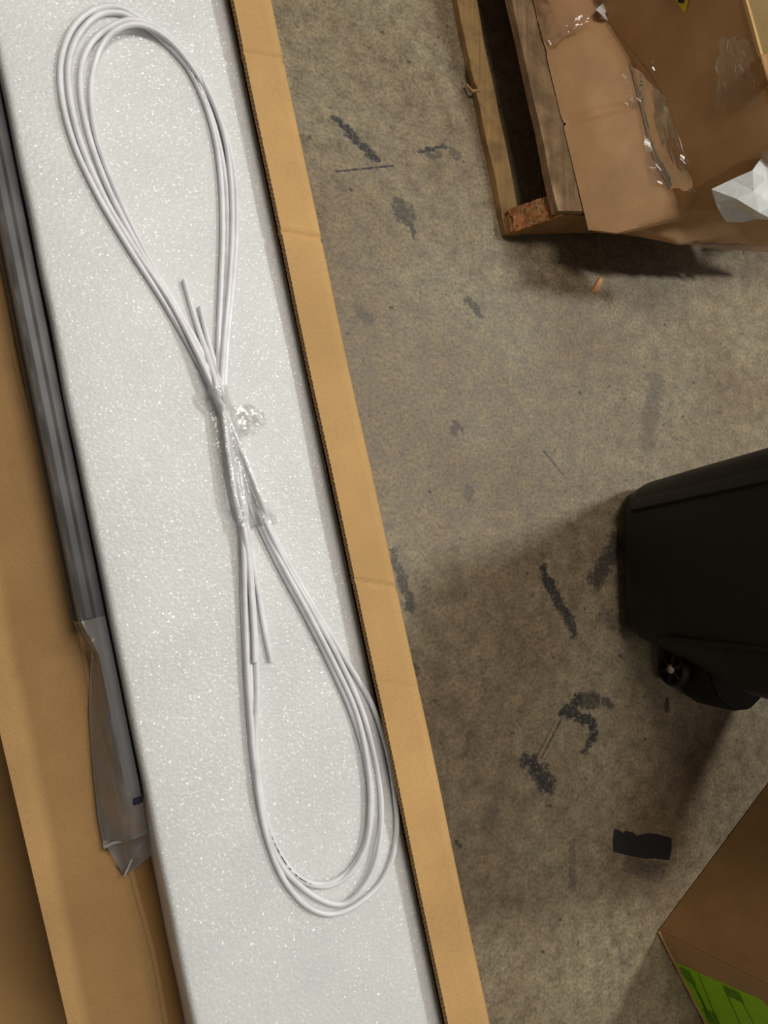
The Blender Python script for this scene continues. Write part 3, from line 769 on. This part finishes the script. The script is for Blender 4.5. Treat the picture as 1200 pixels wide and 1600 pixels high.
# ---------------------------------------------------------------- wood chip and tape remnant on the floor
bm = bmesh.new(); q = [P(922, 456, 0), P(932, 460, 0), P(943, 434, 0), P(936, 432, 0)]
hexa(bm, [p+Vector((0, 0, .0005)) for p in q]+[p.lerp(q[(i+2) % 4], .12)+Vector((0, 0, .008 if i < 2 else .005)) for i, p in enumerate(q)], .0008)
tag(link('wood_chip', bm, plain('pale_orange_wood', (.62, .30, .14), .7)), 'small pale orange wood chip lying on the concrete', 'wood chip')
bm = bmesh.new()
tp = [(960, 1295), (968, 1297), (974, 1302), (978, 1298), (990, 1301), (995, 1306), (1010, 1302), (1026, 1303), (1038, 1306), (1049, 1309), (1050, 1322), (1048, 1336), (1046, 1344), (1034, 1343), (1022, 1341), (1012, 1342), (1000, 1340), (988, 1338), (974, 1335), (959, 1331), (958, 1312)]
v = [bm.verts.new(P(x, y, .0016)) for x, y in tp]; v2 = [bm.verts.new(P(x, y, .0002)) for x, y in tp]
bm.faces.new(v); bm.faces.new(v2[::-1])
for i in range(len(v)): bm.faces.new((v[i], v[(i+1) % len(v)], v2[(i+1) % len(v)], v2[i]))
tag(link('tape_remnant', bm, TAPE_B), 'ragged black rectangle of old tape stuck on the concrete', 'tape')

# ---------------------------------------------------------------- black wheeled bin
bc = [P(990, 770, .04), P(975, 880, .04), P(988, 985, .04)]
binn = thing('wheeled_bin', 'black plastic wheeled bin standing on the floor at the right edge', 'bin', tuple(wv(P(1150, 900, 0))))
x0 = P(975, 880, .04).x; yT = P(1040, 752, .04).y; yBk = P(1075, 1070, .10).y
xm = x0+.27; ym = (yT+yBk)/2; hx, hy = .27, (yT-yBk)/2
HB = .95
def back2(q):
    t = max(0, min(1, (-q-.42)/.45)); return t*t*(3-2*t)
def ring(s, zf, n=64, grow=0.0):
    """rounded rectangle; wheel end (low y) has its bottom cut up over the wheels"""
    pts = []
    for k in range(n):
        a = 2*math.pi*(k+.5)/n; c, s_ = math.cos(a), math.sin(a)
        e = 2/5.0
        x = math.copysign(abs(c)**e, c)*(hx+grow+.05*s); y = math.copysign(abs(s_)**e, s_)*(hy+grow+.062*s)
        back = max(0, min(1, (-y/(hy)-.45)/.5)); zb_ = .028+.095*back*back*(3-2*back)
        if x < 0: x += .125*back2(y/hy)*max(0, 1-zf/.3)
        pts.append(Vector((xm+x, ym+y, zb_+(HB-zb_)*zf)))
    return pts
bm = bmesh.new(); rows = []
for s, zf, g in ((0, 0, -.02), (0, .012, -.005), (.02, .04, 0), (.2, .2, 0), (.4, .4, 0), (.6, .6, 0), (.8, .8, 0), (.97, .97, 0), (.98, .975, .018), (1, 1, .018), (1, 1, .004), (.9, .9, -.004), (.5, .5, -.004), (.05, .06, -.006)):
    rows.append(ring(s, zf, 64, g))
vs = grid(bm, rows, close=True); bm.faces.new(vs[0][::-1]); bm.faces.new(vs[-1])
link('bin_body', bm, BLACK, binn, True)
# raised corner rib on the side facing the cartons and a lower step
def side_rib(y0, y1, z0, z1, nm, thick=.006):
    bm = bmesh.new()
    def sx(y, z):
        s = z/HB; e = 2/5.0; yy = min(1, abs((y-ym)/(hy+.062*s))); c = max(0, 1-yy**5)**(1/5); return xm-(hx+.05*s)*c
    rows = []
    for k in range(15):
        z = z0+(z1-z0)*k/14; ya = y0+.06*(z/HB)*(y0-ym)/hy; yb_ = y1+.06*(z/HB)*(y1-ym)/hy
        rows.append([Vector((sx(ya, z)+.003, ya, z)), Vector((sx(ya, z)-thick, ya*.8+yb_*.2, z)), Vector((sx(yb_, z)-thick, ya*.2+yb_*.8, z)), Vector((sx(yb_, z)+.003, yb_, z))])
    grid(bm, rows); bm.faces.new([bm.verts[0], bm.verts[1], bm.verts[2], bm.verts[3]]) if False else None
    link(nm, bm, BLACK, binn, True)
side_rib(ym+hy*.62, ym+hy*.76, .07, .90, 'corner_rib')
side_rib(ym-hy*.55, ym-hy*.50, .14, .90, 'side_rib', .004)
# wheels on a short axle, hubs facing out
wc = P(1048, 1045, .043)
def wheel(cx, cy, sgn):
    R = .043; wd = .026
    def at(a, r, d): return Vector((cx+sgn*d, cy+math.cos(a)*r, R+math.sin(a)*r))
    NS = 40
    bm = bmesh.new(); prf = [(R*.80, 0.), (R*.86, .002), (R*.95, .001), (R, -.005), (R, -.021), (R*.95, -.026), (R*.80, -.026)]
    vs = [[bm.verts.new(at(2*math.pi*k/NS, r*.998, d)) for r, d in prf] for k in range(NS)]
    for k in range(NS):
        a, b = vs[k], vs[(k+1) % NS]
        for j in range(len(prf)): bm.faces.new((a[j], a[(j+1) % len(prf)], b[(j+1) % len(prf)], b[j]))
    ty = link('wheel', bm, TYRE, binn, True)
    if sgn > 0: pass
    for k in range(6):
        a = math.pi/3*k+.25; bm = bmesh.new(); t = Vector((0, -math.sin(a), math.cos(a)))*.0036
        p = [at(a, .008, -.004)-t*1.4, at(a, .008, -.004)+t*1.4, at(a, R*.82, -.004)+t, at(a, R*.82, -.004)-t]
        q = [v+Vector((sgn*.0035, 0, 0)) for v in p]; hexa(bm, p+q, .0006)
        o = link('spoke', bm, SPOKE, binn); o.parent = ty; o.matrix_parent_inverse = Matrix.Identity(4)
        ob = o; ob.parent = ty
    bm = bmesh.new(); vs = []
    for r, d in ((.0135, -.017), (.0135, .001), (.0112, .0045), (.0065, .007), (.0015, .0078)):
        vs.append([at(2*math.pi*k/24, r, d) for k in range(24)])
    g = grid(bm, vs, close=True); bm.faces.new(g[0]); bm.faces.new(g[-1])
    o = link('hub_cap', bm, CHROME, binn, True); o.parent = ty; o['label'] = 'shiny metal hub cap'
    bm = bmesh.new(); g = grid(bm, [[at(2*math.pi*k/NS, R*.81, -.018) for k in range(NS)], [at(2*math.pi*k/NS, .01, -.018) for k in range(NS)]], close=True)
    o = link('wheel_disc', bm, TYRE, binn); o.parent = ty
    for ch in ty.children: ch.matrix_parent_inverse = Matrix.Identity(4)
wheel(wc.x, wc.y, -1); 
wheel(xm+hx-(wc.x-(xm-hx)), wc.y, 1)
bm = bmesh.new(); xa, xb = wc.x+.02, xm+hx-(wc.x-(xm-hx))-.02
g = [[Vector((x, wc.y+.008*math.cos(2*math.pi*k/14), .043+.008*math.sin(2*math.pi*k/14))) for k in range(14)] for x in (xa, xb)]
v = grid(bm, g, close=True); bm.faces.new(v[0]); bm.faces.new(v[1]); link('axle', bm, SPOKE, binn, True)
bm = bmesh.new(); xo = xm*2-wc.x
pl = [(wc.x+.028, .01), (wc.x+.030, -.022), (wc.x+.050, -.062), (wc.x+.10, -.090), (xo-.10, -.090), (xo-.05, -.062), (xo-.03, -.022), (xo-.028, .01)]
v0 = [bm.verts.new((x, wc.y+y, .028)) for x, y in pl]; v1 = [bm.verts.new((x, wc.y+y*1.08, .135)) for x, y in pl]
bm.faces.new(v0[::-1]); bm.faces.new(v1)
for i in range(8): bm.faces.new((v0[i], v0[(i+1) % 8], v1[(i+1) % 8], v1[i]))
bmesh.ops.bevel(bm, geom=bm.edges[:], offset=.006, segments=2, affect='EDGES')
link('axle_housing', bm, BLACK, binn, True)

# ---------------------------------------------------------------- carton with the green label
G0, G1, G2 = P(1028, 1453, 0), P(1200, 1222, 0), P(1095, 1600, 0)
g1 = (G1-G0).normalized(); g2 = Vector((g1.y, -g1.x, 0))
if (G2-G0).dot(g2) < 0: g2 = -g2
gd = (G2-G0).normalized()
g2 = (g2*.35+gd*.65).normalized()
HG = .52
gb = thing('labelled_carton', 'brown carton with a fluorescent green label standing on the floor', 'carton', tuple(G0))
LA, LB = .74, .50
th = .005
bm = bmesh.new(); hexa(bm, [G0+Vector((0, 0, .001)), G0+g1*LA+Vector((0, 0, .001)), G0+g1*LA+g2*th+Vector((0, 0, .001)), G0+g2*th+Vector((0, 0, .001))]+[G0+Vector((0, 0, HG)), G0+g1*LA+Vector((0, 0, HG)), G0+g1*LA+g2*th+Vector((0, 0, HG)), G0+g2*th+Vector((0, 0, HG))], .002)
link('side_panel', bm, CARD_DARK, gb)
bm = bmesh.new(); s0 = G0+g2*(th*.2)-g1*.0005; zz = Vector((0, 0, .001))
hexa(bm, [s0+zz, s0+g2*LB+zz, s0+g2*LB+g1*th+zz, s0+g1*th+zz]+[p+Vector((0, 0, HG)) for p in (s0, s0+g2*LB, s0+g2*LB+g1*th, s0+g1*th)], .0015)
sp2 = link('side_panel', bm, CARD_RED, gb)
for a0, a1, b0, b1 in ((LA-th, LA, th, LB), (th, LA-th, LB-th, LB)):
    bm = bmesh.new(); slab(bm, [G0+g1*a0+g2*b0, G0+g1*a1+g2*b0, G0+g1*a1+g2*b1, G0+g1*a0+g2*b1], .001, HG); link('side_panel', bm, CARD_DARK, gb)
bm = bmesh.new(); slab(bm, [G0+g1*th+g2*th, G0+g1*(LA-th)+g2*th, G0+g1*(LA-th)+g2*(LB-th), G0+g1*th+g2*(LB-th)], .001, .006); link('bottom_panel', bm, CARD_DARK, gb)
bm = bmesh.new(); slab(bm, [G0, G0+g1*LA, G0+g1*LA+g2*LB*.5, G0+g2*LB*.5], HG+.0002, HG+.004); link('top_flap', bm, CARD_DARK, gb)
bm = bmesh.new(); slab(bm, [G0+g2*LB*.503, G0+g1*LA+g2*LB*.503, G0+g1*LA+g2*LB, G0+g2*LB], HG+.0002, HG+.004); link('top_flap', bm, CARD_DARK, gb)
# corner strip of reinforcing tape and lower edge lip
bm = bmesh.new(); tube(bm, [G0+g2*LB*k/24-g1*.003+Vector((0, 0, .005+.001*math.sin(k*1.7))) for k in range(25)], .0038, 7, .9); link('edge_lip', bm, CARD, gb, True)
nB = g2.cross(Vector((0, 0, 1))).normalized()
if nB.dot(g1) > 0: nB = -nB
def onB(x, y, off): return Pplane(x, y, s0, nB)+nB*off
lab = [(1052, 1501), (1120, 1532), (1190, 1561), (1206, 1580), (1240, 1640), (1120, 1640), (1098, 1603), (1092, 1588)]
bm = bmesh.new(); vs = [bm.verts.new(onB(x, y, .0008)) for x, y in lab]; bm.faces.new(vs)
r = bmesh.ops.extrude_face_region(bm, geom=bm.faces[:])
for v in r['geom']:
    if isinstance(v, bmesh.types.BMVert): v.co -= nB*.0005
link('shipping_label', bm, GREEN, gb)['label'] = 'fluorescent green label with dark print'
bm = bmesh.new()
def ink(a, b, wpx):
    A, B_ = Vector((*a, 0)), Vector((*b, 0)); n = Vector((-(B_-A).y, (B_-A).x, 0)).normalized()*wpx/2
    bm.faces.new([bm.verts.new(onB(p.x, p.y, .0013)) for p in (A-n, B_-n, B_+n, A+n)])
ink((1091, 1520), (1123, 1600), 1.3); ink((1130, 1540), (1157, 1600), 1.3); ink((1155, 1556), (1180, 1603), 1.2); ink((1062, 1512), (1093, 1585), 1.0)
for k in range(8):
    x = 1130+k*3.3; ink((x, 1538+k*1.6), (x+9, 1556+k*1.6), 2.0 if k % 3 else 1.1)
for k in range(4): ink((1064+k*4, 1510+k*2), (1076+k*4, 1534+k*2), 1.8)
for k in range(5): ink((1080+k*3.4, 1530+k*6), (1100+k*3.4, 1572+k*6), 1.4 if k % 2 else .9)
for k in range(7): ink((1098+k*3.2, 1574+k*1.4), (1108+k*3.2, 1598+k*1.4), 2.1 if k % 2 else 1.2)
link('label_print', bm, GREEN_INK, gb)
for o in bpy.data.objects:
    if o.type == 'MESH' and o.data.polygons and len(o.data.polygons) > 0 and o.data.polygons[0].use_smooth:
        try: o.data.set_sharp_from_angle(angle=math.radians(50))
        except Exception: pass
